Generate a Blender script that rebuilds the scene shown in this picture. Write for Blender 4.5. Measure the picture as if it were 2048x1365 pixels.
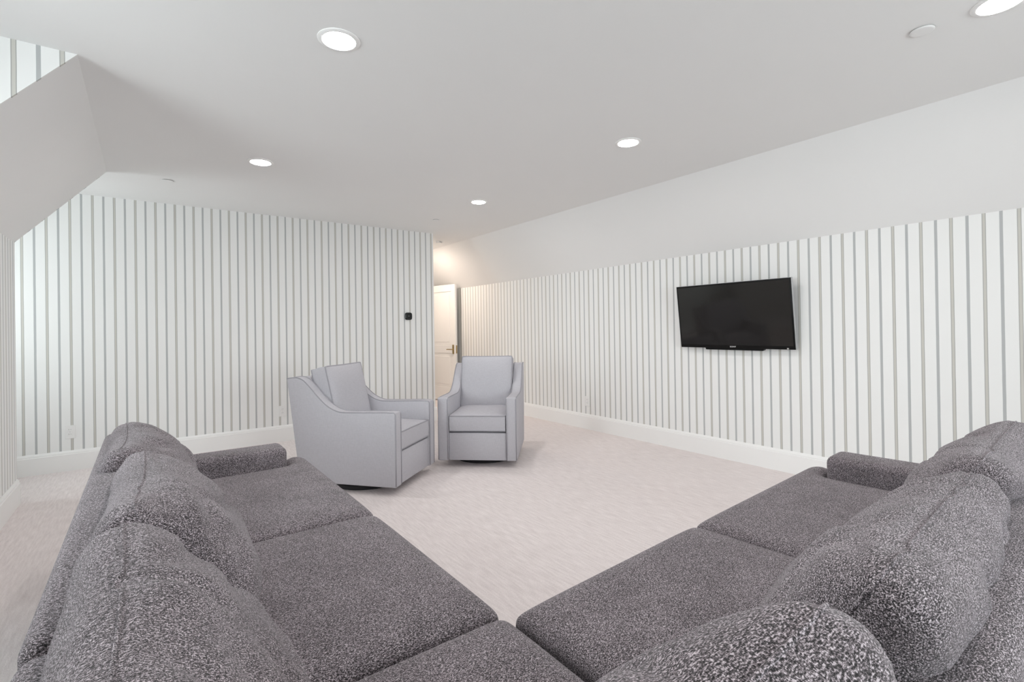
import bpy, bmesh, math, random
from mathutils import Vector, Matrix, noise

scene = bpy.context.scene
for o in list(bpy.data.objects):
    bpy.data.objects.remove(o)
COL = scene.collection

# ------------------------------------------------------------------ camera
YAW, PITCH, ROLL = 0.6359, 0.0043, -0.0150
FPX, CY = 990.09, -30.41
EYE = Vector((0, 0, 1.2))
fw = Vector((math.sin(YAW) * math.cos(PITCH), math.cos(YAW) * math.cos(PITCH), math.sin(PITCH)))
rt0 = Vector((math.cos(YAW), -math.sin(YAW), 0))
up0 = rt0.cross(fw)
rt = math.cos(ROLL) * rt0 + math.sin(ROLL) * up0
up = -math.sin(ROLL) * rt0 + math.cos(ROLL) * up0
cam_data = bpy.data.cameras.new('camera')
cam = bpy.data.objects.new('camera', cam_data)
COL.objects.link(cam)
cam.matrix_world = Matrix(((rt.x, up.x, -fw.x, EYE.x), (rt.y, up.y, -fw.y, EYE.y), (rt.z, up.z, -fw.z, EYE.z), (0, 0, 0, 1)))
cam_data.sensor_fit = 'HORIZONTAL'
cam_data.sensor_width = 36
cam_data.lens = FPX / 2048 * 36
cam_data.shift_y = CY / 2048
cam_data.clip_start = 0.02
scene.camera = cam

# ------------------------------------------------------------------ world, exposure
world = bpy.data.worlds.new('overcast_sky')
scene.world = world
world.use_nodes = True
bg = world.node_tree.nodes['Background']
bg.inputs[0].default_value = (0.885, 0.965, 0.985, 1)
bg.inputs[1].default_value = 10.0
LAMP_STRENGTH = 132.0
HALL_STRENGTH = 330.0
scene.view_settings.view_transform = 'Standard'
scene.view_settings.look = 'None'
scene.view_settings.gamma = 1
scene.view_settings.use_curve_mapping = False
scene.view_settings.exposure = 0.43
cy = scene.cycles
cy.use_denoising = True
cy.max_bounces = 14
cy.diffuse_bounces = 10
cy.glossy_bounces = 4
cy.transmission_bounces = 6
cy.transparent_max_bounces = 6
cy.caustics_reflective = False
cy.caustics_refractive = False
cy.sample_clamp_indirect = 8


def portal(name, loc, rot, sx, sy):
    l = bpy.data.lights.new(name, 'AREA')
    l.shape = 'RECTANGLE'
    l.size, l.size_y = sx, sy
    l.cycles.is_portal = True
    o = bpy.data.objects.new(name, l)
    o.location = loc
    o.rotation_euler = rot
    COL.objects.link(o)


# room dimensions (metres)
XR, ZK, ZC, XC = 4.158, 1.8634, 2.457, 3.6445      # right knee wall, its height, ceiling, ceiling crease
YB, XE = 5.8434, 3.0425                            # back wall, its free end at the passage
XLC, XL = -0.238, -0.752                           # left crease, left knee wall
YN, YF = 2.942, 4.925                              # sloped strip between the two dormers
YN0 = 0.95                                         # near side of the near dormer
XD = -1.95                                         # dormer window wall
Y0, YEND, YCL = -2.6, 7.80, 8.9                    # wall behind the camera, passage end, closet end
BB = 0.177

portal('window_portal', (XD - 0.10, 1.95, 1.50), (0, math.radians(-90), 0), 1.4, 1.3)
portal('window_portal', (XD - 0.10, 5.39, 1.50), (0, math.radians(-90), 0), 1.4, 0.7)
portal('window_portal', (1.6, Y0 - 0.10, 1.35), (math.radians(90), 0, 0), 2.4, 1.5)


# ------------------------------------------------------------------ materials
def new_mat(name):
    m = bpy.data.materials.new(name)
    m.use_nodes = True
    nt = m.node_tree
    b = nt.nodes['Principled BSDF']
    return m, nt, b


def N(nt, typ, **kw):
    n = nt.nodes.new(typ)
    for k, v in kw.items():
        setattr(n, k, v)
    return n


def L(nt, a, b):
    nt.links.new(a, b)


def math_node(nt, op, a, b=None, c=None):
    n = N(nt, 'ShaderNodeMath', operation=op)
    for i, v in enumerate((a, b, c)):
        if v is None:
            continue
        if isinstance(v, (int, float)):
            n.inputs[i].default_value = v
        else:
            L(nt, v, n.inputs[i])
    return n.outputs[0]


def plain(name, col, rough=0.5, metal=0.0, noise_amt=0.03, scale=30, bump=0.0, spec=0.5):
    m, nt, b = new_mat(name)
    tc = N(nt, 'ShaderNodeTexCoord')
    nz = N(nt, 'ShaderNodeTexNoise')
    nz.inputs['Scale'].default_value = scale
    nz.inputs['Detail'].default_value = 3
    L(nt, tc.outputs['Object'], nz.inputs['Vector'])
    mx = N(nt, 'ShaderNodeMix', data_type='RGBA')
    mx.inputs[6].default_value = (*[c * (1 - noise_amt) for c in col], 1)
    mx.inputs[7].default_value = (*[min(1, c * (1 + noise_amt)) for c in col], 1)
    L(nt, nz.outputs[0], mx.inputs[0])
    L(nt, mx.outputs[2], b.inputs['Base Color'])
    b.inputs['Roughness'].default_value = rough
    b.inputs['Metallic'].default_value = metal
    b.inputs['Specular IOR Level'].default_value = spec
    if bump:
        bp = N(nt, 'ShaderNodeBump')
        bp.inputs['Strength'].default_value = bump
        bp.inputs['Distance'].default_value = 0.002
        L(nt, nz.outputs[0], bp.inputs['Height'])
        L(nt, bp.outputs[0], b.inputs['Normal'])
    return m


def stripe_mat(name, axis, phase):
    """printed ticking-stripe wallpaper: a wide two-line stripe at `phase`, a narrow solid one half a repeat on"""
    P = 0.1543
    m, nt, b = new_mat(name)
    g = N(nt, 'ShaderNodeNewGeometry')
    sp = N(nt, 'ShaderNodeSeparateXYZ')
    L(nt, g.outputs['Position'], sp.inputs[0])
    x = sp.outputs[axis]
    # hand-printed waviness
    nz = N(nt, 'ShaderNodeTexNoise')
    nz.inputs['Scale'].default_value = 9
    L(nt, g.outputs['Position'], nz.inputs['Vector'])
    wob = math_node(nt, 'MULTIPLY_ADD', nz.outputs[0], 0.0016, -0.0008)
    x = math_node(nt, 'ADD', x, wob)
    t = math_node(nt, 'FRACT', math_node(nt, 'DIVIDE', math_node(nt, 'SUBTRACT', x, phase - P * 20.25), P))
    # t = .25 wide stripe centre, .75 narrow stripe centre
    dw = math_node(nt, 'MULTIPLY', math_node(nt, 'ABSOLUTE', math_node(nt, 'SUBTRACT', t, 0.25)), P)
    dn = math_node(nt, 'MULTIPLY', math_node(nt, 'ABSOLUTE', math_node(nt, 'SUBTRACT', t, 0.75)), P)
    wide = math_node(nt, 'LESS_THAN', dw, 0.0094)
    wedge = math_node(nt, 'MULTIPLY', wide, math_node(nt, 'GREATER_THAN', dw, 0.0058))
    nar = math_node(nt, 'LESS_THAN', dn, 0.0078)
    base = (0.83, 0.835, 0.825, 1)
    def mix(fac, a, col):
        mx = N(nt, 'ShaderNodeMix', data_type='RGBA')
        L(nt, fac, mx.inputs[0])
        if isinstance(a, tuple):
            mx.inputs[6].default_value = a
        else:
            L(nt, a, mx.inputs[6])
        mx.inputs[7].default_value = col
        return mx.outputs[2]
    c = mix(wide, base, (0.57, 0.56, 0.52, 1))
    c = mix(wedge, c, (0.40, 0.40, 0.38, 1))
    c = mix(nar, c, (0.455, 0.468, 0.47, 1))
    L(nt, c, b.inputs['Base Color'])
    b.inputs['Roughness'].default_value = 0.6
    b.inputs['Specular IOR Level'].default_value = 0.3
    return m


def tweed_mat():
    m, nt, b = new_mat('charcoal_tweed')
    tc = N(nt, 'ShaderNodeTexCoord')
    def noise_tex(scale_vec, scale, detail=2.0, rough=0.5, rot=(0, 0, 0)):
        mp = N(nt, 'ShaderNodeMapping')
        mp.inputs['Scale'].default_value = scale_vec
        mp.inputs['Rotation'].default_value = rot
        L(nt, tc.outputs['Object'], mp.inputs[0])
        n = N(nt, 'ShaderNodeTexNoise')
        n.inputs['Scale'].default_value = scale
        n.inputs['Detail'].default_value = detail
        n.inputs['Roughness'].default_value = rough
        L(nt, mp.outputs[0], n.inputs['Vector'])
        return n.outputs[0]
    a = noise_tex((1, 2.3, 2.3), 235, 1.5, 0.6, (0.3, 0.5, 0.35))
    c = noise_tex((2.3, 1, 1.6), 380, 1.0, 0.5, (0.1, 0.2, -0.4))
    big = noise_tex((1, 1, 1), 7, 2)
    s = math_node(nt, 'ADD', math_node(nt, 'MULTIPLY', a, 0.62), math_node(nt, 'MULTIPLY', c, 0.38))
    s = math_node(nt, 'ADD', s, math_node(nt, 'MULTIPLY_ADD', big, 0.05, -0.025))
    r = N(nt, 'ShaderNodeValToRGB')
    e = r.color_ramp.elements
    e[0].position, e[0].color = 0.38, (0.018, 0.0165, 0.0175, 1)
    e[1].position, e[1].color = 0.63, (0.62, 0.565, 0.60, 1)
    k = e.new(0.46); k.color = (0.066, 0.060, 0.063, 1)
    k = e.new(0.53); k.color = (0.205, 0.176, 0.190, 1)
    k = e.new(0.575); k.color = (0.40, 0.352, 0.378, 1)
    L(nt, s, r.inputs[0])
    L(nt, r.outputs[0], b.inputs['Base Color'])
    b.inputs['Roughness'].default_value = 0.95
    b.inputs['Specular IOR Level'].default_value = 0.1
    b.inputs['Sheen Weight'].default_value = 0.15
    bp = N(nt, 'ShaderNodeBump')
    bp.inputs['Strength'].default_value = 0.5
    bp.inputs['Distance'].default_value = 0.003
    L(nt, s, bp.inputs['Height'])
    L(nt, bp.outputs[0], b.inputs['Normal'])
    return m


def linen_mat(name, col):
    m, nt, b = new_mat(name)
    tc = N(nt, 'ShaderNodeTexCoord')
    outs = []
    for sv in ((60, 60, 9), (9, 9, 90)):
        mp = N(nt, 'ShaderNodeMapping')
        mp.inputs['Scale'].default_value = sv
        L(nt, tc.outputs['Object'], mp.inputs[0])
        n = N(nt, 'ShaderNodeTexNoise')
        n.inputs['Scale'].default_value = 4
        n.inputs['Detail'].default_value = 2
        L(nt, mp.outputs[0], n.inputs['Vector'])
        outs.append(n.outputs[0])
    s = math_node(nt, 'MULTIPLY', math_node(nt, 'ADD', outs[0], outs[1]), 0.5)
    mx = N(nt, 'ShaderNodeMix', data_type='RGBA')
    mx.inputs[6].default_value = (*[c * 0.82 for c in col], 1)
    mx.inputs[7].default_value = (*[c * 1.18 for c in col], 1)
    L(nt, s, mx.inputs[0])
    L(nt, mx.outputs[2], b.inputs['Base Color'])
    b.inputs['Roughness'].default_value = 0.9
    b.inputs['Specular IOR Level'].default_value = 0.15
    bp = N(nt, 'ShaderNodeBump')
    bp.inputs['Strength'].default_value = 0.25
    bp.inputs['Distance'].default_value = 0.0015
    L(nt, s, bp.inputs['Height'])
    L(nt, bp.outputs[0], b.inputs['Normal'])
    return m


def carpet_mat():
    m, nt, b = new_mat('ribbed_carpet')
    g = N(nt, 'ShaderNodeNewGeometry')
    def nt_noise(sv, scale, detail=3):
        mp = N(nt, 'ShaderNodeMapping')
        mp.inputs['Scale'].default_value = sv
        L(nt, g.outputs['Position'], mp.inputs[0])
        n = N(nt, 'ShaderNodeTexNoise')
        n.inputs['Scale'].default_value = scale
        n.inputs['Detail'].default_value = detail
        L(nt, mp.outputs[0], n.inputs['Vector'])
        return n.outputs[0]
    rib = nt_noise((9.0, 1.0, 1), 9, 4)
    fine = nt_noise((2.5, 1, 1), 120, 2)
    big = nt_noise((1, 1, 1), 0.9, 2)
    s = math_node(nt, 'ADD', math_node(nt, 'MULTIPLY', rib, 0.5), math_node(nt, 'MULTIPLY', fine, 0.4))
    s = math_node(nt, 'ADD', s, math_node(nt, 'MULTIPLY', big, 0.1))
    r = N(nt, 'ShaderNodeValToRGB')
    e = r.color_ramp.elements
    e[0].position, e[0].color = 0.36, (0.66, 0.60, 0.59, 1)
    e[1].position, e[1].color = 0.64, (0.83, 0.77, 0.76, 1)
    L(nt, s, r.inputs[0])
    L(nt, r.outputs[0], b.inputs['Base Color'])
    b.inputs['Roughness'].default_value = 0.95
    b.inputs['Specular IOR Level'].default_value = 0.1
    bp = N(nt, 'ShaderNodeBump')
    bp.inputs['Strength'].default_value = 0.35
    bp.inputs['Distance'].default_value = 0.004
    L(nt, s, bp.inputs['Height'])
    L(nt, bp.outputs[0], b.inputs['Normal'])
    return m


def emit_mat(name, col, strength):
    m, nt, b = new_mat(name)
    b.inputs['Base Color'].default_value = (0.9, 0.9, 0.9, 1)
    b.inputs['Emission Color'].default_value = (*col, 1)
    b.inputs['Emission Strength'].default_value = strength
    return m


M = {
    'paint': plain('ceiling_paint', (0.80, 0.80, 0.795), 0.7, noise_amt=0.008, scale=3, spec=0.2),
    'trim': plain('white_trim_paint', (0.86, 0.86, 0.85), 0.35, noise_amt=0.01, scale=6, spec=0.4),
    'door': plain('white_door_paint', (0.85, 0.84, 0.82), 0.35, noise_amt=0.01, scale=5, spec=0.4),
    'carpet': carpet_mat(),
    'tweed': tweed_mat(),
    'linen': linen_mat('pale_grey_linen', (0.495, 0.486, 0.518)),
    'welt': linen_mat('grey_linen_welt', (0.355, 0.348, 0.375)),
    'dark': plain('black_plinth', (0.02, 0.02, 0.022), 0.6),
    'black': plain('black_plastic', (0.006, 0.006, 0.006), 0.4, noise_amt=0.1, spec=0.15),
    'screen': plain('dark_screen_glass', (0.010, 0.009, 0.008), 0.08, noise_amt=0.05, spec=0.5),
    'gloss': plain('black_glass', (0.004, 0.004, 0.004), 0.15, noise_amt=0.05),
    'silver': plain('silver_edge', (0.55, 0.56, 0.57), 0.3, 0.9),
    'brass': plain('aged_brass', (0.45, 0.34, 0.17), 0.35, 0.9),
    'plate': plain('white_plastic', (0.82, 0.82, 0.81), 0.4, noise_amt=0.01),
    'slot': plain('socket_slot', (0.08, 0.08, 0.08), 0.6),
    'grey_plastic': plain('grey_plastic', (0.45, 0.44, 0.43), 0.5),
    'dim': plain('dim_display', (0.06, 0.06, 0.06), 0.4),
    'white_ink': plain('white_lettering', (0.85, 0.85, 0.85), 0.5),
    'lamp': emit_mat('lamp_lens', (1.0, 0.965, 0.95), LAMP_STRENGTH),
    'hall_lamp': emit_mat('warm_lamp_lens', (1.0, 0.83, 0.70), HALL_STRENGTH),
    'st_back': stripe_mat('striped_wallpaper', 0, -0.384),
    'st_right': stripe_mat('striped_wallpaper_right', 1, 1.338),
    'st_left': stripe_mat('striped_wallpaper_left', 1, 4.80),
    'st_cheek': stripe_mat('striped_wallpaper_dormer', 0, -0.443),
}
mg = bpy.data.materials.new('window_glass')
mg.use_nodes = True
nt = mg.node_tree
nt.nodes.remove(nt.nodes['Principled BSDF'])
tr = N(nt, 'ShaderNodeBsdfTransparent')
gl = N(nt, 'ShaderNodeBsdfGlossy'); gl.inputs['Roughness'].default_value = 0.02
fr = N(nt, 'ShaderNodeFresnel'); fr.inputs[0].default_value = 1.45
ms = N(nt, 'ShaderNodeMixShader')
L(nt, fr.outputs[0], ms.inputs[0]); L(nt, tr.outputs[0], ms.inputs[1]); L(nt, gl.outputs[0], ms.inputs[2])
L(nt, ms.outputs[0], nt.nodes['Material Output'].inputs[0])
M['glass'] = mg


# ------------------------------------------------------------------ mesh helpers
def add_box(bm, lo, hi, mtx=None):
    x0, y0, z0 = lo
    x1, y1, z1 = hi
    vs = [bm.verts.new(c) for c in ((x0, y0, z0), (x1, y0, z0), (x1, y1, z0), (x0, y1, z0), (x0, y0, z1), (x1, y0, z1), (x1, y1, z1), (x0, y1, z1))]
    for f in ((0, 3, 2, 1), (4, 5, 6, 7), (0, 1, 5, 4), (1, 2, 6, 5), (2, 3, 7, 6), (3, 0, 4, 7)):
        bm.faces.new([vs[i] for i in f])
    if mtx is not None:
        for v in vs:
            v.co = mtx @ v.co
    return vs


def add_prism(bm, poly, a0, a1, axis='y'):
    """poly of 2-D points extruded along an axis: y -> (x,z), x -> (y,z), z -> (x,y)"""
    def pt(p, a):
        if axis == 'y':
            return (p[0], a, p[1])
        if axis == 'x':
            return (a, p[0], p[1])
        return (p[0], p[1], a)
    A = [bm.verts.new(pt(p, a0)) for p in poly]
    B = [bm.verts.new(pt(p, a1)) for p in poly]
    n = len(poly)
    bm.faces.new(A)
    bm.faces.new(B[::-1])
    for i in range(n):
        j = (i + 1) % n
        bm.faces.new((A[j], A[i], B[i], B[j]))
    return A + B


def add_cyl(bm, c, r0, r1, h, seg=32, mtx=None):
    A = [bm.verts.new((c[0] + r0 * math.cos(2 * math.pi * i / seg), c[1] + r0 * math.sin(2 * math.pi * i / seg), c[2])) for i in range(seg)]
    B = [bm.verts.new((c[0] + r1 * math.cos(2 * math.pi * i / seg), c[1] + r1 * math.sin(2 * math.pi * i / seg), c[2] + h)) for i in range(seg)]
    bm.faces.new(A[::-1])
    bm.faces.new(B)
    for i in range(seg):
        j = (i + 1) % seg
        bm.faces.new((A[i], A[j], B[j], B[i]))
    if mtx is not None:
        for v in A + B:
            v.co = mtx @ v.co


def add_lathe(bm, prof, seg=40):
    rings = []
    for r, z in prof:
        if r < 1e-6:
            rings.append([bm.verts.new((0, 0, z))])
        else:
            rings.append([bm.verts.new((r * math.cos(2 * math.pi * i / seg), r * math.sin(2 * math.pi * i / seg), z)) for i in range(seg)])
    for a, b in zip(rings, rings[1:]):
        for i in range(seg):
            j = (i + 1) % seg
            if len(a) == 1 and len(b) == 1:
                continue
            if len(a) == 1:
                bm.faces.new((a[0], b[j], b[i]))
            elif len(b) == 1:
                bm.faces.new((a[i], a[j], b[0]))
            else:
                bm.faces.new((a[i], a[j], b[j], b[i]))


def add_tube(bm, pts, r, seg=8, closed=False):
    pts = [Vector(p) for p in pts]
    n = len(pts)
    rings = []
    prev = None
    for i, p in enumerate(pts):
        if closed:
            t = pts[(i + 1) % n] - pts[i - 1]
        else:
            t = pts[min(i + 1, n - 1)] - pts[max(i - 1, 0)]
        t.normalize()
        if prev is None:
            a = Vector((0, 0, 1)) if abs(t.z) < 0.9 else Vector((1, 0, 0))
            u = t.cross(a).normalized()
        else:
            u = (prev - t * prev.dot(t)).normalized()
        prev = u
        w = t.cross(u)
        rings.append([bm.verts.new(p + r * (math.cos(2 * math.pi * k / seg) * u + math.sin(2 * math.pi * k / seg) * w)) for k in range(seg)])
    m = n if closed else n - 1
    for i in range(m):
        a, b = rings[i], rings[(i + 1) % n]
        off = 0
        if closed and i == n - 1:
            off = min(range(seg), key=lambda q: (a[0].co - b[q].co).length)
        for k in range(seg):
            bm.faces.new((a[k], a[(k + 1) % seg], b[(k + 1 + off) % seg], b[(k + off) % seg]))
    if not closed:
        bm.faces.new(rings[0][::-1])
        bm.faces.new(rings[-1])


def bevel(bm, w, seg=3, angle=0.5):
    bmesh.ops.recalc_face_normals(bm, faces=bm.faces)
    bm.normal_update()
    es = [e for e in bm.edges if len(e.link_faces) == 2 and e.calc_face_angle(0) > angle]
    bmesh.ops.bevel(bm, geom=es, offset=w, offset_type='OFFSET', segments=seg, profile=0.5, affect='EDGES', clamp_overlap=True)


def obj(name, bm, mat, parent=None, smooth=False, weld=False):
    if weld:
        bmesh.ops.remove_doubles(bm, verts=bm.verts, dist=1e-5)
    bmesh.ops.recalc_face_normals(bm, faces=bm.faces)
    me = bpy.data.meshes.new(name)
    bm.to_mesh(me)
    bm.free()
    me.materials.append(M[mat])
    if smooth:
        for p in me.polygons:
            p.use_smooth = True
        if smooth == 'auto':
            try:
                me.set_sharp_from_angle(angle=math.radians(40))
            except Exception:
                pass
    o = bpy.data.objects.new(name, me)
    COL.objects.link(o)
    if parent is not None:
        o.parent = parent
    return o


def empty(name, loc=(0, 0, 0), rotz=0.0):
    o = bpy.data.objects.new(name, None)
    o.empty_display_size = 0.1
    o.location = loc
    o.rotation_euler = (0, 0, rotz)
    COL.objects.link(o)
    return o


def tag(o, label, cat, group=None):
    o['label'] = label
    o['category'] = cat
    if group:
        o['group'] = group
    return o


def struct(name, bm, mat, parent=None, smooth=False):
    o = obj(name, bm, mat, parent, smooth)
    if parent is None:
        o['kind'] = 'structure'
    return o


def copy_tree(o, parent=None):
    c = o.copy()
    COL.objects.link(c)
    if parent is not None:
        c.parent = parent
    for ch in list(o.children):
        copy_tree(ch, c)
    return c


# ------------------------------------------------------------------ room shell
bm = bmesh.new(); add_box(bm, (-2.2, Y0 - 0.2, -0.12), (4.4, YCL + 0.1, 0)); struct('floor', bm, 'carpet')

bm = bmesh.new()
add_box(bm, (XLC, Y0, ZC), (XC, YCL, ZC + 0.1))
add_box(bm, (XD - 0.1, YN0, ZC), (XLC, YN, ZC + 0.1))
add_box(bm, (XD - 0.1, YF, ZC), (XLC, YB + 0.1, ZC + 0.1))
struct('ceiling', bm, 'paint')

bm = bmesh.new()
add_prism(bm, [(XC, ZC), (XR, ZK), (XR + 0.15, ZK), (XR + 0.15, ZK + 0.1), (XC + 0.05, ZC + 0.1), (XC, ZC + 0.1)], Y0, YCL)
struct('ceiling_right', bm, 'paint')

sl = [(XLC, ZC), (XL, 1.862), (XL - 0.12, 1.862), (XL - 0.12, 1.93), (XLC - 0.06, ZC + 0.1), (XLC, ZC + 0.1)]
bm = bmesh.new(); add_prism(bm, sl, YN, YF); struct('ceiling_left', bm, 'paint')
bm = bmesh.new(); add_prism(bm, sl, Y0, YN0); struct('ceiling_left', bm, 'paint')

bm = bmesh.new(); add_box(bm, (XR, Y0, 0), (XR + 0.12, YCL, ZK)); struct('wall_right', bm, 'st_right')
bm = bmesh.new(); add_box(bm, (XL - 0.1, YN, 0), (XL, YF, 1.862)); struct('wall_left', bm, 'st_left')
bm = bmesh.new(); add_box(bm, (XL - 0.1, Y0, 0), (XL, YN0, 1.862)); struct('wall_left', bm, 'st_left')
bm = bmesh.new(); add_box(bm, (XD - 0.1, YB, 0), (XE, YB + 0.12, ZC)); struct('wall_back', bm, 'st_back')
bm = bmesh.new(); add_box(bm, (XE - 0.12, YB + 0.12, 0), (XE, YCL, ZC)); struct('wall_passage', bm, 'st_right')
# end wall of the passage, with the doorway in it
DX0, DX1, DH = 3.12, 3.885, 1.945
bm = bmesh.new()
add_box(bm, (XE, YEND, 0), (DX0, YEND + 0.11, ZC))
add_prism(bm, [(DX0, DH), (DX1, DH), (DX1, 0), (XR, 0), (XR, ZK), (XC, ZC), (DX0, ZC)], YEND, YEND + 0.11)
struct('wall_end', bm, 'paint')
bm = bmesh.new(); add_box(bm, (XE - 0.12, YCL, 0), (XR + 0.12, YCL + 0.1, ZC)); struct('wall_closet', bm, 'paint')


def dormer_cheek(y0, y1):
    bm = bmesh.new()
    add_prism(bm, [(XLC, ZC), (XL, 1.862), (XL, 0), (XD, 0), (XD, ZC)], y0, y1)
    struct('wall_dormer', bm, 'st_cheek')


dormer_cheek(YN - 0.012, YN)
dormer_cheek(YN0, YN0 + 0.012)
dormer_cheek(YF, YF + 0.012)


def window_wall(name, idx, along, fixed, a0, a1, w0, w1, z0, z1, mat, inward, cols):
    """a wall with one window; along = 'y' for a wall at x=fixed, 'x' for a wall at y=fixed; inward = +1/-1"""
    out = fixed - inward * 0.1
    lo, hi = min(fixed, out), max(fixed, out)
    def bx(bm, p0, p1, q0, q1, f0=lo, f1=hi):
        if along == 'y':
            add_box(bm, (f0, p0, q0), (f1, p1, q1))
        else:
            add_box(bm, (p0, f0, q0), (p1, f1, q1))
    bm = bmesh.new()
    bx(bm, a0, w0, 0, ZC); bx(bm, w1, a1, 0, ZC); bx(bm, w0, w1, 0, z0); bx(bm, w0, w1, z1, ZC)
    struct(name, bm, mat)
    win = empty('window_%d' % idx, (0, 0, 0))
    win['kind'] = 'structure'
    f0, f1 = fixed - inward * 0.085, fixed - inward * 0.035
    f0, f1 = min(f0, f1), max(f0, f1)
    bm = bmesh.new()
    t = 0.05
    bx(bm, w0, w0 + t, z0, z1, f0, f1); bx(bm, w1 - t, w1, z0, z1, f0, f1)
    bx(bm, w0 + t, w1 - t, z0, z0 + t, f0, f1); bx(bm, w0 + t, w1 - t, z1 - t, z1, f0, f1)
    zm = (z0 + z1) / 2
    bx(bm, w0 + t, w1 - t, zm - 0.025, zm + 0.025, f0, f1)
    for k in range(1, cols):
        xm = w0 + (w1 - w0) * k / cols
        bx(bm, xm - 0.015, xm + 0.015, z0 + t, zm - 0.025, f0, f1)
        bx(bm, xm - 0.015, xm + 0.015, zm + 0.025, z1 - t, f0, f1)
    struct('window_frame', bm, 'trim', win)
    fm = (f0 + f1) / 2
    for q0, q1 in ((z0 + t, zm - 0.025), (zm + 0.025, z1 - t)):
        bm = bmesh.new(); bx(bm, w0 + t, w1 - t, q0, q1, fm - 0.003, fm + 0.003); struct('pane', bm, 'glass', win)
    s0, s1 = sorted((fixed - inward * 0.03, fixed + inward * 0.05))
    bm = bmesh.new(); bx(bm, w0 - 0.06, w1 + 0.06, z0 - 0.03, z0, s0, s1); struct('window_sill', bm, 'trim', win)
    c0, c1 = sorted((fixed + inward * 0.001, fixed + inward * 0.018))
    bm = bmesh.new()
    bx(bm, w0 - 0.08, w0, z0, z1 + 0.08, c0, c1); bx(bm, w1, w1 + 0.08, z0, z1 + 0.08, c0, c1); bx(bm, w0, w1, z1, z1 + 0.08, c0, c1)
    struct('window_casing', bm, 'trim', win)


window_wall('wall_dormer_window', 1, 'y', XD, YN0 - 0.1, YN + 0.1, 1.30, 2.60, 0.80, 2.20, 'st_left', 1, 2)
window_wall('wall_dormer_window', 2, 'y', XD, YF - 0.1, YB + 0.1, 5.05, 5.74, 0.80, 2.20, 'st_left', 1, 1)
window_wall('wall_front', 3, 'x', Y0, XD - 0.1, XR + 0.12, 0.5, 2.7, 0.60, 2.10, 'st_back', 1, 3)


# baseboards: an ogee-topped profile swept along the walls
BPROF = [(0, 0), (0.017, 0), (0.017, 0.146), (0.013, 0.150), (0.013, 0.158), (0.008, 0.170), (0.004, BB), (0, BB)]


def baseboard(name, p0, p1, n):
    """from p0 to p1 on the floor, n = unit normal into the room"""
    bm = bmesh.new()
    A = [bm.verts.new((p0[0] + n[0] * d, p0[1] + n[1] * d, z)) for d, z in BPROF]
    B = [bm.verts.new((p1[0] + n[0] * d, p1[1] + n[1] * d, z)) for d, z in BPROF]
    k = len(BPROF)
    bm.faces.new(A); bm.faces.new(B[::-1])
    for i in range(k):
        j = (i + 1) % k
        bm.faces.new((A[j], A[i], B[i], B[j]))
    struct(name, bm, 'trim')


baseboard('baseboard_back', (XD, YB), (XE + 0.017, YB), (0, -1))
baseboard('baseboard_passage', (XE, YB), (XE, YEND), (1, 0))
baseboard('baseboard_right', (XR, Y0), (XR, YEND), (-1, 0))
baseboard('baseboard_left', (XL, YN - 0.012), (XL, YF + 0.012), (1, 0))
baseboard('baseboard_left', (XL, Y0), (XL, YN0), (1, 0))
baseboard('baseboard_front', (XL, Y0), (XR, Y0), (0, 1))
# door casing at the end of the passage
bm = bmesh.new()
add_box(bm, (DX0 - 0.07, YEND - 0.018, 0), (DX0, YEND, DH + 0.07))
add_box(bm, (DX1, YEND - 0.018, 0), (DX1 + 0.07, YEND, DH + 0.07))
add_box(bm, (DX0, YEND - 0.018, DH), (DX1, YEND, DH + 0.07))
struct('trim_1', bm, 'trim')

# ------------------------------------------------------------------ open panelled door
DW, DT, DZ = 0.75, 0.036, 1.93
hinge = Vector((3.886, YEND - 0.03, 0))
free = Vector((4.030, 7.005, 0))
ddir = (free - hinge).normalized()
door = empty('door_1', hinge, math.atan2(ddir.y, ddir.x))
door['kind'] = 'structure'
DW = (free - hinge).length
# local x runs from hinge to free edge, the visible face is at local -y
rails = [(0.012, 0.24), (0.80, 0.93), (1.815, DZ)]
bm = bmesh.new()
st = 0.105
add_box(bm, (0, 0, 0.012), (st, DT, DZ)); add_box(bm, (DW - st, 0, 0.012), (DW, DT, DZ))
for z0, z1 in rails:
    add_box(bm, (st, 0, z0), (DW - st, DT, z1))
bevel(bm, 0.003, 1)
struct('door_frame', bm, 'door', door)
for z0, z1 in ((0.24, 0.80), (0.93, 1.815)):
    bm = bmesh.new()
    vs = add_box(bm, (st, 0.010, z0), (DW - st, DT - 0.010, z1))
    vs = add_box(bm, (st + 0.05, 0.004, z0 + 0.05), (DW - st - 0.05, DT - 0.004, z1 - 0.05))
    bevel(bm, 0.004, 1)
    struct('door_panel', bm, 'door', door)
hd = empty('door_handle', (DW - 0.058, 0, 0.865), 0)
hd.scale = (1, -1, 1)
hd.parent = door
bm = bmesh.new(); add_box(bm, (-0.019, 0, -0.075), (0.019, 0.008, 0.075)); bevel(bm, 0.003, 2); obj('backplate', bm, 'brass', hd)
bm = bmesh.new()
add_tube(bm, [(0, 0.006, 0), (0, 0.052, 0)], 0.009, 12)
add_tube(bm, [(0.006, 0.050, 0), (-0.03, 0.052, 0), (-0.08, 0.050, 0), (-0.115, 0.046, -0.002)], 0.008, 12)
obj('lever', bm, 'brass', hd, 'auto')
bm = bmesh.new(); add_box(bm, (DW, 0.006, 0.80), (DW + 0.002, DT - 0.006, 0.93)); obj('latch_plate', bm, 'brass', door)
for zz in (0.25, 0.98, 1.72):
    bm = bmesh.new(); add_cyl(bm, (0.0, 0.0, zz - 0.045), 0.007, 0.007, 0.09, 12); obj('hinge', bm, 'brass', door)


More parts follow.
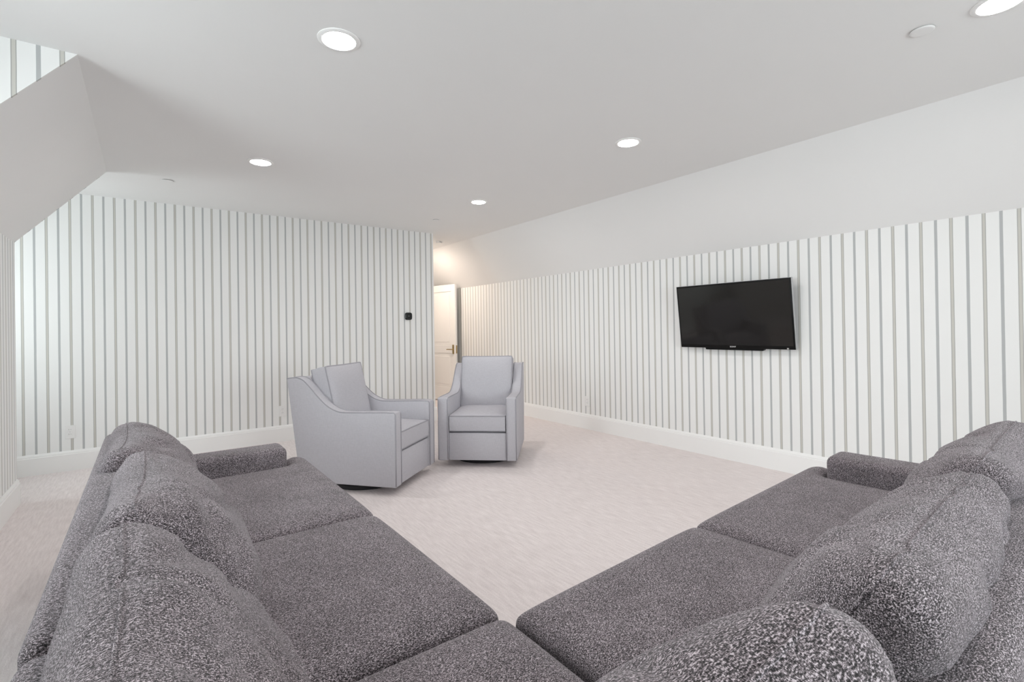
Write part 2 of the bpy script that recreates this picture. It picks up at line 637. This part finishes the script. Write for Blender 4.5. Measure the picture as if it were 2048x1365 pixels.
# ------------------------------------------------------------------ ceiling fittings
def downlight(x, y, label, lens='lamp'):
    e = empty('recessed_downlight', (x, y, ZC))
    bm = bmesh.new()
    add_lathe(bm, [(0.066, 0.0), (0.066, -0.004), (0.070, -0.007), (0.082, -0.006), (0.088, -0.003), (0.0885, 0.0)], 48)
    obj('trim_ring', bm, 'trim', e, 'auto')
    bm = bmesh.new()
    add_lathe(bm, [(0.0, -0.0045), (0.030, -0.0044), (0.055, -0.0038), (0.0662, -0.002), (0.0662, 0.0)], 48)
    obj('lens', bm, lens, e, 'auto')
    tag(e, label, 'ceiling light', 'recessed downlights')
    return e


downlight(0.681, 2.151, 'recessed round downlight, large bright one on ceiling above the left sofa wing')
downlight(0.690, 4.037, 'recessed round downlight on the shaded ceiling in front of the striped back wall')
downlight(2.660, 2.236, 'recessed round downlight on ceiling in front of the television, third largest')
downlight(2.663, 4.136, 'recessed round downlight on ceiling above the right armchair, smallest of them')
downlight(2.724, 0.413, 'recessed round downlight cut by the top right corner, beside the round disc cover')
downlight(0.690, 0.410, 'recessed round downlight over the near sofa corner, above and behind the frame')
e = downlight(3.16, 6.92, 'warm recessed downlight hidden in the passage by the open door', 'hall_lamp')


def disc_cover(name, x, y, r, h, label):
    e = empty(name, (x, y, ZC))
    bm = bmesh.new()
    add_lathe(bm, [(0.0, -h), (r * 0.8, -h), (r * 0.97, -h * 0.9), (r, -h * 0.75), (r, -h * 0.5)], 40)
    obj('cover_plate', bm, 'paint', e, 'auto')
    bm = bmesh.new()
    add_lathe(bm, [(r * 0.93, -h * 0.6), (r * 0.93, 0.0)], 40)
    obj('neck', bm, 'grey_plastic', e, 'auto')
    tag(e, label, 'sprinkler cover', 'round ceiling covers')


disc_cover('sprinkler_cover', 2.699, 0.651, 0.043, 0.009, 'white round sprinkler cover near the bright corner downlight')
disc_cover('sprinkler_cover', 0.150, 4.945, 0.040, 0.009, 'white round sprinkler cover by the sloped ceiling strip and back wall')
disc_cover('sprinkler_cover', 2.691, 5.086, 0.040, 0.009, 'white round sprinkler cover near the passage corner')

sen = empty('ceiling_sensor', (3.383, 6.313, ZC), 0.55)
bm = bmesh.new(); add_box(bm, (-0.045, -0.03, -0.028), (0.045, 0.03, 0)); bevel(bm, 0.006, 2); obj('housing', bm, 'plate', sen)
bm = bmesh.new(); add_box(bm, (-0.028, -0.0315, -0.019), (0.028, -0.0295, -0.009)); obj('lens', bm, 'grey_plastic', sen)
tag(sen, 'small boxy white sensor on the passage ceiling above the open door', 'sensor')


# ------------------------------------------------------------------ outlets and thermostat
def outlet(loc, rotz, label):
    e = empty('wall_outlet', loc, rotz)        # local -y faces the room
    bm = bmesh.new(); add_box(bm, (-0.036, -0.006, -0.058), (0.036, 0, 0.058)); bevel(bm, 0.003, 2); obj('cover_plate', bm, 'plate', e)
    for s in (-1, 1):
        bm = bmesh.new(); add_box(bm, (-0.017, -0.009, s * 0.020 - 0.0145), (0.017, -0.0055, s * 0.020 + 0.0145)); bevel(bm, 0.004, 2)
        r = obj('receptacle', bm, 'plate', e)
        bm = bmesh.new()
        for dx, hh in ((-0.0065, 0.0045), (0.0065, 0.0035)):
            add_box(bm, (dx - 0.001, -0.0095, s * 0.020 + 0.002 - hh), (dx + 0.001, -0.0085, s * 0.020 + 0.002 + hh))
        obj('slot', bm, 'slot', r)
    bm = bmesh.new(); add_cyl(bm, (0, 0, 0), 0.0028, 0.0028, 0.0015, 12, Matrix.Translation((0, -0.0060, 0)) @ Matrix.Rotation(math.radians(90), 4, 'X')); obj('screw', bm, 'silver', e)
    tag(e, label, 'outlet', 'wall outlets')


outlet((-0.552, YB, 0.340), 0, 'white wall outlet on striped back wall, left of the left sofa back')
outlet((1.185, YB, 0.331), 0, 'white wall outlet on striped back wall, just behind the left armchair')
outlet((XR, 4.158, 0.326), math.radians(-90), 'white wall outlet low on the television wall, right of the right armchair')

th = empty('wall_thermostat', (2.674, YB, 1.368))
bm = bmesh.new(); add_box(bm, (-0.040, -0.008, -0.040), (0.040, 0, 0.040)); bevel(bm, 0.006, 2); obj('back_plate', bm, 'black', th)
bm = bmesh.new()
n = 40
def squircle(a, r):
    c, s = math.cos(a), math.sin(a)
    return (r * math.copysign(abs(c) ** 0.5, c), r * math.copysign(abs(s) ** 0.5, s))
rings = []
for r, y in ((0.0455, -0.008), (0.047, -0.012), (0.047, -0.019), (0.045, -0.0225), (0.040, -0.024)):
    rings.append([bm.verts.new((*[squircle(2 * math.pi * i / n, r)[0]], y, squircle(2 * math.pi * i / n, r)[1])) for i in range(n)])
for a, b in zip(rings, rings[1:]):
    for i in range(n):
        bm.faces.new((a[i], a[(i + 1) % n], b[(i + 1) % n], b[i]))
bm.faces.new(rings[-1]); bm.faces.new(rings[0][::-1])
obj('housing', bm, 'gloss', th, 'auto')
bm = bmesh.new(); add_cyl(bm, (0, 0, 0), 0.009, 0.008, 0.001, 20, Matrix.Translation((0.002, -0.024, 0.002)) @ Matrix.Rotation(math.radians(90), 4, 'X')); obj('display_dot', bm, 'dim', th)
tag(th, 'small black rounded square thermostat on the striped back wall', 'thermostat')


# ------------------------------------------------------------------ television on its tilted wall mount
TVW, TVH, TVT = 1.035, 0.572, 0.045
tv = empty('wall_television', (XR - 0.075, 2.325, 1.279))
tv.rotation_euler = (math.radians(6.5), 0, math.radians(-90))      # local -y faces the room; top leans out
bm = bmesh.new(); add_box(bm, (-TVW / 2, -0.012, -TVH / 2), (TVW / 2, 0.014, TVH / 2)); bevel(bm, 0.004, 2)
obj('bezel', bm, 'black', tv, 'auto')
bm = bmesh.new(); add_box(bm, (-TVW / 2 + 0.014, -0.0135, -TVH / 2 + 0.028), (TVW / 2 - 0.014, -0.0115, TVH / 2 - 0.014)); obj('screen', bm, 'screen', tv)
bm = bmesh.new()
add_prism(bm, [(-TVW / 2 + 0.08, -TVH / 2 + 0.06), (TVW / 2 - 0.08, -TVH / 2 + 0.06), (TVW / 2 - 0.14, TVH / 2 - 0.08), (-TVW / 2 + 0.14, TVH / 2 - 0.08)], 0.014, 0.044)
bevel(bm, 0.006, 2); obj('rear_housing', bm, 'black', tv)
bm = bmesh.new()
w = 0.0035
add_box(bm, (TVW / 2, -0.011, -TVH / 2), (TVW / 2 + 0.002, 0.012, TVH / 2)); add_box(bm, (-TVW / 2 - 0.002, -0.011, -TVH / 2), (-TVW / 2, 0.012, TVH / 2))
add_box(bm, (-TVW / 2, -0.011, TVH / 2), (TVW / 2, 0.012, TVH / 2 + 0.002))
obj('edge_strip', bm, 'silver', tv)
bm = bmesh.new()
add_prism(bm, [(-0.268, -TVH / 2 + 0.002), (0.268, -TVH / 2 + 0.002), (0.258, -TVH / 2 - 0.016), (-0.262, -TVH / 2 - 0.016)], -0.010, 0.03)
bevel(bm, 0.002, 1); obj('speaker_bar', bm, 'black', tv)
tx = bpy.data.curves.new('lettering', 'FONT')
tx.body = 'SONY'
tx.size = 0.017
tx.align_x = 'CENTER'
tx.extrude = 0.0004
to = bpy.data.objects.new('lettering', tx)
COL.objects.link(to)
bpy.context.view_layer.update()
me = bpy.data.meshes.new_from_object(to.evaluated_get(bpy.context.evaluated_depsgraph_get()))
bpy.data.objects.remove(to)
bmt = bmesh.new(); bmt.from_mesh(me)
bmt.transform(Matrix.Translation((0.0, -0.0125, -TVH / 2 + 0.009)) @ Matrix.Rotation(math.radians(90), 4, 'X') @ Matrix.Scale(1.25, 4, (1, 0, 0)))
obj('lettering', bmt, 'white_ink', tv)
bm = bmesh.new(); add_box(bm, (0.452, -0.0130, -TVH / 2 + 0.003), (0.466, -0.0118, -TVH / 2 + 0.014)); obj('power_indicator', bm, 'grey_plastic', tv)
bm = bmesh.new()
add_box(bm, (-0.22, 0.044, -0.16), (-0.18, 0.052, 0.16)); add_box(bm, (0.18, 0.044, -0.16), (0.22, 0.052, 0.16)); add_box(bm, (-0.25, 0.046, -0.03), (0.25, 0.070, 0.03))
obj('mount_bracket', bm, 'black', tv)
tag(tv, 'black flat television tilted down on the striped right wall', 'television')


# ------------------------------------------------------------------ sectional sofa
TH = math.radians(3.4)
SEAT = 0.472


def LW(s, d, z):            # left wing: s along the seat front from the inner corner, d depth from the front edge
    return Vector((0.737 - d, 1.035 + s, z))


def RW(s, d, z):
    return Vector((0.745 + s * math.cos(TH) + d * math.sin(TH), 1.035 + s * math.sin(TH) - d * math.cos(TH), z))


def prism_grid(bm, xs, ys, mask, zs, W, crown=0.0, sub=0):
    """closed block built on a grid of cells; W maps (s, d, z) to the world; outer top/bottom loops get support lines from zs"""
    nx, ny = len(xs) - 1, len(ys) - 1
    V = {}
    x0, x1, y0, y1 = xs[0], xs[-1], ys[0], ys[-1]
    def on_rim(i, j):
        c = [(a, b) for a in (i - 1, i) for b in (j - 1, j)]
        return not all(0 <= a < nx and 0 <= b < ny and mask(a, b) for a, b in c)
    def vert(i, j, k):
        key = (i, j, k)
        if key not in V:
            z = zs[k]
            if k == len(zs) - 1 and crown and not on_rim(i, j):
                z += crown
            V[key] = bm.verts.new(W(xs[i], ys[j], z))
        return V[key]
    K = len(zs) - 1
    for i in range(nx):
        for j in range(ny):
            if not mask(i, j):
                continue
            bm.faces.new([vert(a, b, K) for a, b in ((i, j), (i + 1, j), (i + 1, j + 1), (i, j + 1))])
            bm.faces.new([vert(a, b, 0) for a, b in ((i, j), (i, j + 1), (i + 1, j + 1), (i + 1, j))])
            for (a, b), e0, e1 in (((i - 1, j), (i, j), (i, j + 1)), ((i + 1, j), (i + 1, j + 1), (i + 1, j)), ((i, j - 1), (i + 1, j), (i, j)), ((i, j + 1), (i, j + 1), (i + 1, j + 1))):
                if 0 <= a < nx and 0 <= b < ny and mask(a, b):
                    continue
                for k in range(K):
                    bm.faces.new((vert(*e0, k), vert(*e1, k), vert(*e1, k + 1), vert(*e0, k + 1)))


def subsurf(o, lv):
    m = o.modifiers.new('Subdivision', 'SUBSURF')
    m.levels = lv
    m.render_levels = lv
    return o


def soft_noise(bm, amp, freq, seed):
    for v in bm.verts:
        n = noise.noise_vector(v.co * freq + Vector((seed, seed * 2, -seed)))
        v.co += n * amp


def seat_cushion(name, W, s0, s1, d0, d1, tee=None, seed=0, crown=0.026):
    r = 0.048
    xs = [s0 + 0.003, s0 + r, s0 + (s1 - s0) * 0.3, s0 + (s1 - s0) * 0.7, s1 - r - 0.003, s1 - 0.003]
    ys = [d0, d0 + r, d0 + 0.105, d0 + 0.13, d0 + (d1 - d0) * 0.5, d1 - r, d1]
    nbase = len(xs) - 1
    if tee:
        xs = xs[:-1] + [s1 + 0.02, tee - r, tee]
        ys[2], ys[3] = d0 + 0.085, d0 + 0.115
    def mask(i, j):
        if tee is None:
            return True
        if i >= nbase - 1 + 0:
            # columns beyond the arm's inner face exist only in front of the arm
            return j <= 2 if i > nbase - 1 else True
        return True
    if tee:
        xs[nbase] = s1 - 0.004
        xs = xs[:nbase + 1] + [s1 + 0.05, tee - r, tee]
        def mask(i, j):
            return True if i < nbase else j <= 2
    zs = [SEAT - 0.185, SEAT - 0.155, SEAT - 0.045, SEAT - 0.012]
    bm = bmesh.new()
    prism_grid(bm, xs, ys, mask, zs, W, crown)
    bmesh.ops.recalc_face_normals(bm, faces=bm.faces)
    bmesh.ops.subdivide_edges(bm, edges=bm.edges, cuts=0) if False else None
    o = obj(name, bm, 'tweed', sofa, True)
    subsurf(o, 3)
    return o


sofa = empty('sectional_sofa', (0.3, 0.55, 0))
sofa_inv = Matrix.Translation((-0.3, -0.55, 0))


def fix(o):
    """geometry was written in world coordinates; keep it there although the object hangs under the sofa"""
    o.matrix_parent_inverse = sofa_inv
    return o


def block(name, W, s0, s1, d0, d1, z0, z1, bev=0.03, seg=4, parent=None, mat='tweed'):
    bm = bmesh.new()
    vs = add_box(bm, (s0, d0, z0), (s1, d1, z1))
    bevel(bm, bev, seg)
    for v in bm.verts:
        v.co = W(*v.co)
    o = obj(name, bm, mat, parent or sofa, 'auto')
    return fix(o)


SEAM0, SEAM1, ARM0, ARM1, DEPTH = 0.02, 0.905, 1.862, 2.045, 0.905
BACKZ = 0.722
for nm, W in (('left', LW), ('right', RW)):
    if nm == 'right':
        SEAM0, SEAM1, ARM0, ARM1 = 0.0, 0.878, 1.838, 2.022
    block('base', W, SEAM0, ARM1, 0.06, DEPTH, 0.045, SEAT - 0.19, 0.012, 2)
    o = block('arm', W, ARM0, ARM1, 0.125, DEPTH - 0.10, 0.05, 0.570, 0.035, 5)
    o = block('backrest', W, SEAM0 + 0.004, ARM1, DEPTH - 0.165, DEPTH, 0.05, BACKZ, 0.032, 5)
    for s in (0.10, ARM1 - 0.08):
        for d in (0.12, DEPTH - 0.08):
            bm = bmesh.new(); add_cyl(bm, (0, 0, 0), 0.022, 0.028, 0.046, 16)
            for v in bm.verts:
                v.co += W(s, d, 0)
            fix(obj('foot', bm, 'dark', sofa, 'auto'))
    fix(seat_cushion('seat_cushion', W, SEAM0, SEAM1, 0.0, 0.76))
    fix(seat_cushion('seat_cushion', W, SEAM1, ARM0, 0.0, 0.76, tee=ARM1 - 0.005))
# corner section
def CW(s, d, z):
    return Vector((0.74 - d, 1.04 - s, z))
block('base', CW, 0.02, 0.90, 0.0, 0.90, 0.045, SEAT - 0.19, 0.012, 2)
block('backrest', CW, 0.0, 0.905, 0.74, 0.905, 0.05, BACKZ, 0.032, 5)
block('backrest', CW, 0.745, 0.91, 0.0, 0.738, 0.05, BACKZ, 0.032, 5)
fix(seat_cushion('seat_cushion', CW, -0.012, 0.74, 0.004, 0.738))


def back_cushion(W, s, d, width, height, thick, lean, seed, z0=SEAT - 0.01, yaw=0.0, roll=0.0, puff=1.0, creases=(), name='back_cushion'):
    """boxed loose cushion: local x along the wing, local y towards the seat front, local z up"""
    rnd = random.Random(seed)
    nu, nv = 44, 32
    bm = bmesh.new()
    def outline(u, v):
        # edges bow in a little between the corners, the lower edge spreads
        x = u * width / 2 * (1 - 0.035 * (1 - v * v)) * (1 + 0.02 * (1 - v) / 2)
        z = (v + 1) / 2 * height
        z += -0.022 * (1 - u * u) * max(0, v) ** 2          # top edge sags in the middle
        z -= 0.004 * abs(u) ** 6 * min(0, v)
        r = 0.06                                            # round the corners off
        ax, az = abs(u), abs(v)
        k = max(0, ax - 0.86) / 0.14 * max(0, az - 0.82) / 0.18
        x *= 1 - 0.035 * k
        z -= math.copysign(0.018 * k, v)
        return x, z
    def half(u, v):
        a = max(0.0, 1 - abs(u) ** 4.5) ** 0.5
        b = max(0.0, 1 - abs(v) ** 2.6) ** 0.55
        e = 0.23
        f = a * b * (1.0 - 0.22 * v)
        return thick / 2 * (e + (1 - e) * f * puff)
    sd = Vector((seed * 3.7, seed * 1.3, seed * 9.1))
    def wr(x, z, side):
        p = Vector((x * 4.0, z * 4.0, side * 5)) + sd
        q = Vector((x * 5.0 + z * 9.0, z * 15.0 - x * 6.0, side * 3)) + sd
        k = 1 - abs(noise.noise(q * 0.42 + Vector((7, 1, 3))))
        return 0.020 * noise.noise(p) + 0.006 * noise.noise(q) - 0.022 * max(0, k - 0.80) / 0.20
    us = [-math.cos(math.pi * i / nu) * 0.35 + (-1 + 2 * i / nu) * 0.65 for i in range(nu + 1)]
    vs = [-math.cos(math.pi * i / nv) * 0.35 + (-1 + 2 * i / nv) * 0.65 for i in range(nv + 1)]
    G = {}
    for side in (1, -1):
        for i, u in enumerate(us):
            for j, v in enumerate(vs):
                x, z = outline(u, v)
                edge = (1 - u ** 8) * (1 - v ** 8)
                h = half(u, v) + wr(x, z, side) * edge
                for cx0, cv0, slope, dep, wid in creases:
                    if side > 0:
                        q = (x - cx0 - slope * (1 - v)) / wid
                        h -= dep * math.exp(-q * q) * max(0, min(1, (v - cv0) / 0.4))
                if side < 0:
                    h *= 0.95
                G[side, i, j] = bm.verts.new((x, side * h, z))
    for side in (1, -1):
        for i in range(nu):
            for j in range(nv):
                q = [G[side, i, j], G[side, i + 1, j], G[side, i + 1, j + 1], G[side, i, j + 1]]
                bm.faces.new(q if side < 0 else q[::-1])
    rim = [(i, 0) for i in range(nu)] + [(nu, j) for j in range(nv)] + [(nu - i, nv) for i in range(nu)] + [(0, nv - j) for j in range(nv)]
    cx, cz = 0.0, height / 2
    mids = []
    rows = 4
    strips = []
    for i, j in rim:
        a, b = G[1, i, j].co, G[-1, i, j].co
        out = Vector((us[i] if i in (0, nu) else 0, 0, vs[j] if j in (0, nv) else 0))
        out.normalize()
        line = [G[1, i, j]]
        for r in range(1, rows):
            t = r / rows
            p = a.lerp(b, t) + out * (0.010 * math.sin(math.pi * t) + 0.006 * noise.noise(a * 9 + sd))
            line.append(bm.verts.new(p))
        line.append(G[-1, i, j])
        strips.append(line)
    m = len(rim)
    for q in range(m):
        A, B = strips[q], strips[(q + 1) % m]
        for r in range(rows):
            bm.faces.new((A[r], B[r], B[r + 1], A[r + 1]))
    seam_pts = [(s_[0].co.copy(), s_[-1].co.copy()) for s_ in strips]
    base = W(s, d, z0)
    ex = (W(s + 1, d, 0) - W(s, d, 0))
    ey = (W(s, d - 1, 0) - W(s, d, 0))
    R = Matrix((ex, ey, Vector((0, 0, 1)))).transposed().to_4x4()
    T = Matrix.Translation(base) @ R @ Matrix.Rotation(yaw, 4, 'Z') @ Matrix.Rotation(lean, 4, 'X') @ Matrix.Rotation(roll, 4, 'Y')
    # own local frame keeps the weave running along the cushion
    o = obj(name, bm, 'tweed', sofa, True)
    o.matrix_parent_inverse = sofa_inv
    flip = R.to_3x3().determinant() < 0
    if flip:
        o.data.flip_normals() if hasattr(o.data, 'flip_normals') else None
    o.data.transform(R @ Matrix.Rotation(yaw, 4, 'Z') @ Matrix.Rotation(lean, 4, 'X') @ Matrix.Rotation(roll, 4, 'Y'))
    o.location = base
    bm = bmesh.new()
    add_tube(bm, [p[0] for p in seam_pts], 0.0032, 6, True)
    sm = obj('seam', bm, 'tweed', o, True)
    sm.data.transform(R @ Matrix.Rotation(yaw, 4, 'Z') @ Matrix.Rotation(lean, 4, 'X') @ Matrix.Rotation(roll, 4, 'Y'))
    return o


LEAN = math.radians(30)
# left wing: near, middle, far
back_cushion(LW, -0.200, 0.590, 0.74, 0.435, 0.28, LEAN, 1, creases=((0.09, 0.2, -0.05, 0.016, 0.016),))
back_cushion(LW, 0.585, 0.577, 0.77, 0.420, 0.28, LEAN, 2, roll=math.radians(2.5), creases=((-0.16, 0.0, 0.06, 0.010, 0.02),))
back_cushion(LW, 1.52, 0.617, 0.71, 0.390, 0.28, LEAN * 1.2, 3)
# right wing
back_cushion(RW, -0.545, 0.580, 0.65, 0.515, 0.28, LEAN, 4, creases=((0.10, 0.3, 0.10, 0.010, 0.02),))
back_cushion(RW, 0.435, 0.600, 0.90, 0.425, 0.28, LEAN, 5, roll=math.radians(2.6), creases=((0.27, 0.1, -0.12, 0.012, 0.018), (0.16, 0.3, -0.16, 0.008, 0.018), (-0.30, 0.2, 0.08, 0.010, 0.02)))
back_cushion(RW, 1.385, 0.600, 0.84, 0.415, 0.28, LEAN, 6, creases=((-0.20, 0.2, 0.05, 0.012, 0.02),))
tag(sofa, 'charcoal tweed L-shaped sectional sofa with loose back cushions, in the foreground', 'sofa')


# ------------------------------------------------------------------ swivel armchairs
def smooth_path(pts, n=6):
    out = []
    P = [Vector((p[0], p[1], 0)) for p in pts]
    for i in range(len(P) - 1):
        p0, p1, p2, p3 = P[max(i - 1, 0)], P[i], P[i + 1], P[min(i + 2, len(P) - 1)]
        for k in range(n):
            t = k / n
            q = 0.5 * ((2 * p1) + (-p0 + p2) * t + (2 * p0 - 5 * p1 + 4 * p2 - p3) * t * t + (-p0 + 3 * p1 - 3 * p2 + p3) * t ** 3)
            out.append((q.x, q.y))
    out.append((P[-1].x, P[-1].y))
    return out


def box_cushion(name, parent, w, d, h, loc, lean=0.0, crown=0.025, seed=0, mat='linen'):
    """square boxed cushion with welted edges; w (x), d (y), h (z)"""
    bm = bmesh.new()
    nx, ny = 18, 18
    sd = Vector((seed * 2.3, seed, -seed))
    G = {}
    def f(i, n):
        t = -1 + 2 * i / n
        return 0.6 * t + 0.4 * math.sin(t * math.pi / 2)
    for s in (1, -1):
        for i in range(nx + 1):
            for j in range(ny + 1):
                u, v = f(i, nx), f(j, ny)
                x = u * w / 2 * (1 - 0.015 * (1 - v * v)); y = v * d / 2 * (1 - 0.015 * (1 - u * u))
                k = max(0, abs(u) - 0.85) / 0.15 * max(0, abs(v) - 0.85) / 0.15
                x *= 1 - 0.012 * k; y *= 1 - 0.012 * k
                c = ((1 - u ** 4) * (1 - v ** 4)) ** 0.6
                z = s * (h / 2 + crown * c + 0.006 * c * noise.noise(Vector((x * 6, y * 6, s)) + sd))
                G[s, i, j] = bm.verts.new((x, y, z))
        for i in range(nx):
            for j in range(ny):
                q = [G[s, i, j], G[s, i + 1, j], G[s, i + 1, j + 1], G[s, i, j + 1]]
                bm.faces.new(q if s > 0 else q[::-1])
    rim = [(i, 0) for i in range(nx)] + [(nx, j) for j in range(ny)] + [(nx - i, ny) for i in range(nx)] + [(0, ny - j) for j in range(ny)]
    loops = [[], []]
    m = len(rim)
    mid = []
    for i, j in rim:
        a, b = G[1, i, j].co, G[-1, i, j].co
        loops[0].append(a.copy()); loops[1].append(b.copy())
        c = (a + b) / 2
        o_ = Vector((c.x / (w / 2), c.y / (d / 2), 0))
        if abs(o_.x) > abs(o_.y): o_.y = 0
        else: o_.x = 0
        mid.append(bm.verts.new(c + o_.normalized() * 0.006))
    for q in range(m):
        r = (q + 1) % m
        a0, a1 = G[(1,) + rim[q]], G[(1,) + rim[r]]
        b0, b1 = G[(-1,) + rim[q]], G[(-1,) + rim[r]]
        bm.faces.new((a0, mid[q], mid[r], a1)); bm.faces.new((mid[q], b0, b1, mid[r]))
    T = Matrix.Translation(loc) @ Matrix.Rotation(lean, 4, 'X')
    o = obj(name, bm, mat, parent, 'auto')
    o.data.transform(T)
    bm = bmesh.new()
    for lp in loops:
        add_tube(bm, lp, 0.0048, 6, True)
    ww = obj('welt', bm, 'welt', o, True)
    ww.data.transform(T)
    return o


def make_armchair():
    """local: front at y = 0, back towards +y, x to the sitter's side, origin on the floor at the front edge's middle"""
    t = empty('swivel_armchair', (0, 0, 0))
    Wd, AW, Z0 = 0.685, 0.092, 0.062
    top = smooth_path([(0.0, 0.604), (0.20, 0.598), (0.40, 0.593), (0.48, 0.602), (0.56, 0.640), (0.64, 0.710), (0.70, 0.772), (0.755, 0.822), (0.80, 0.843), (0.85, 0.846), (0.905, 0.838)], 4)
    prof = [(0.0, Z0)] + top + [(0.80, Z0)]
    for sx in (-1, 1):
        bm = bmesh.new()
        x0, x1 = (Wd / 2 - AW, Wd / 2) if sx > 0 else (-Wd / 2, -Wd / 2 + AW)
        add_prism(bm, prof, x0, x1, 'x')
        bevel(bm, 0.014, 3, 0.9)
        o = obj('arm', bm, 'linen', t, 'auto')
        bm = bmesh.new()
        for xx in (x0 + 0.005, x1 - 0.005):
            add_tube(bm, [(xx, -0.0005, Z0 + 0.01), (xx, -0.0015, 0.35), (xx, -0.001, 0.585), (xx, 0.008, 0.600)] + [(xx, y, z + 0.0005) for y, z in top[2:]], 0.0045, 6)
        obj('welt', bm, 'welt', o, True)
    xi = Wd / 2 - AW
    bm = bmesh.new()      # inside back, leaning
    add_prism(bm, [(0.66, 0.30), (0.76, 0.825), (0.79, 0.842), (0.86, 0.842), (0.905, 0.832), (0.80, Z0), (0.70, Z0)], -xi, xi, 'x')
    bevel(bm, 0.012, 2, 0.7)
    obj('back_frame', bm, 'linen', t, 'auto')
    bm = bmesh.new()
    add_box(bm, (-xi, 0.012, Z0), (xi, 0.70, 0.300))
    bevel(bm, 0.010, 2)
    obj('seat_rail', bm, 'linen', t, 'auto')
    box_cushion('seat_cushion', t, 2 * xi - 0.008, 0.665, 0.128, (0, 0.338, 0.381), 0, 0.020, 2)
    # back cushion: thickness along local z of the cushion, tipped upright
    box_cushion('back_cushion', t, 2 * xi - 0.004, 0.50, 0.125, (0, 0.640, 0.668), math.radians(90 - 13), 0.035, 5)
    bm = bmesh.new(); add_cyl(bm, (0, 0.42, 0.0), 0.27, 0.27, 0.030, 40); add_cyl(bm, (0, 0.42, 0.030), 0.10, 0.10, 0.034, 24)
    obj('swivel_base', bm, 'dark', t, 'auto')
    return t


def face_rot(fx, fy):       # local -y is the way the chair faces
    return math.atan2(fx, -fy)


ch = make_armchair()
ch.location = (1.690, 3.572, 0)
ch.rotation_euler = (0, 0, face_rot(0.63, -0.775))
tag(ch, 'pale grey swivel armchair on the left, turned sideways with its outer arm in view', 'armchair', 'swivel armchairs')
ch2 = copy_tree(ch)
ch2.location = (2.274, 3.609, 0)
ch2.rotation_euler = (0, 0, face_rot(-0.67, -0.742))
tag(ch2, 'pale grey swivel armchair on the right, facing the camera before the passage', 'armchair', 'swivel armchairs')
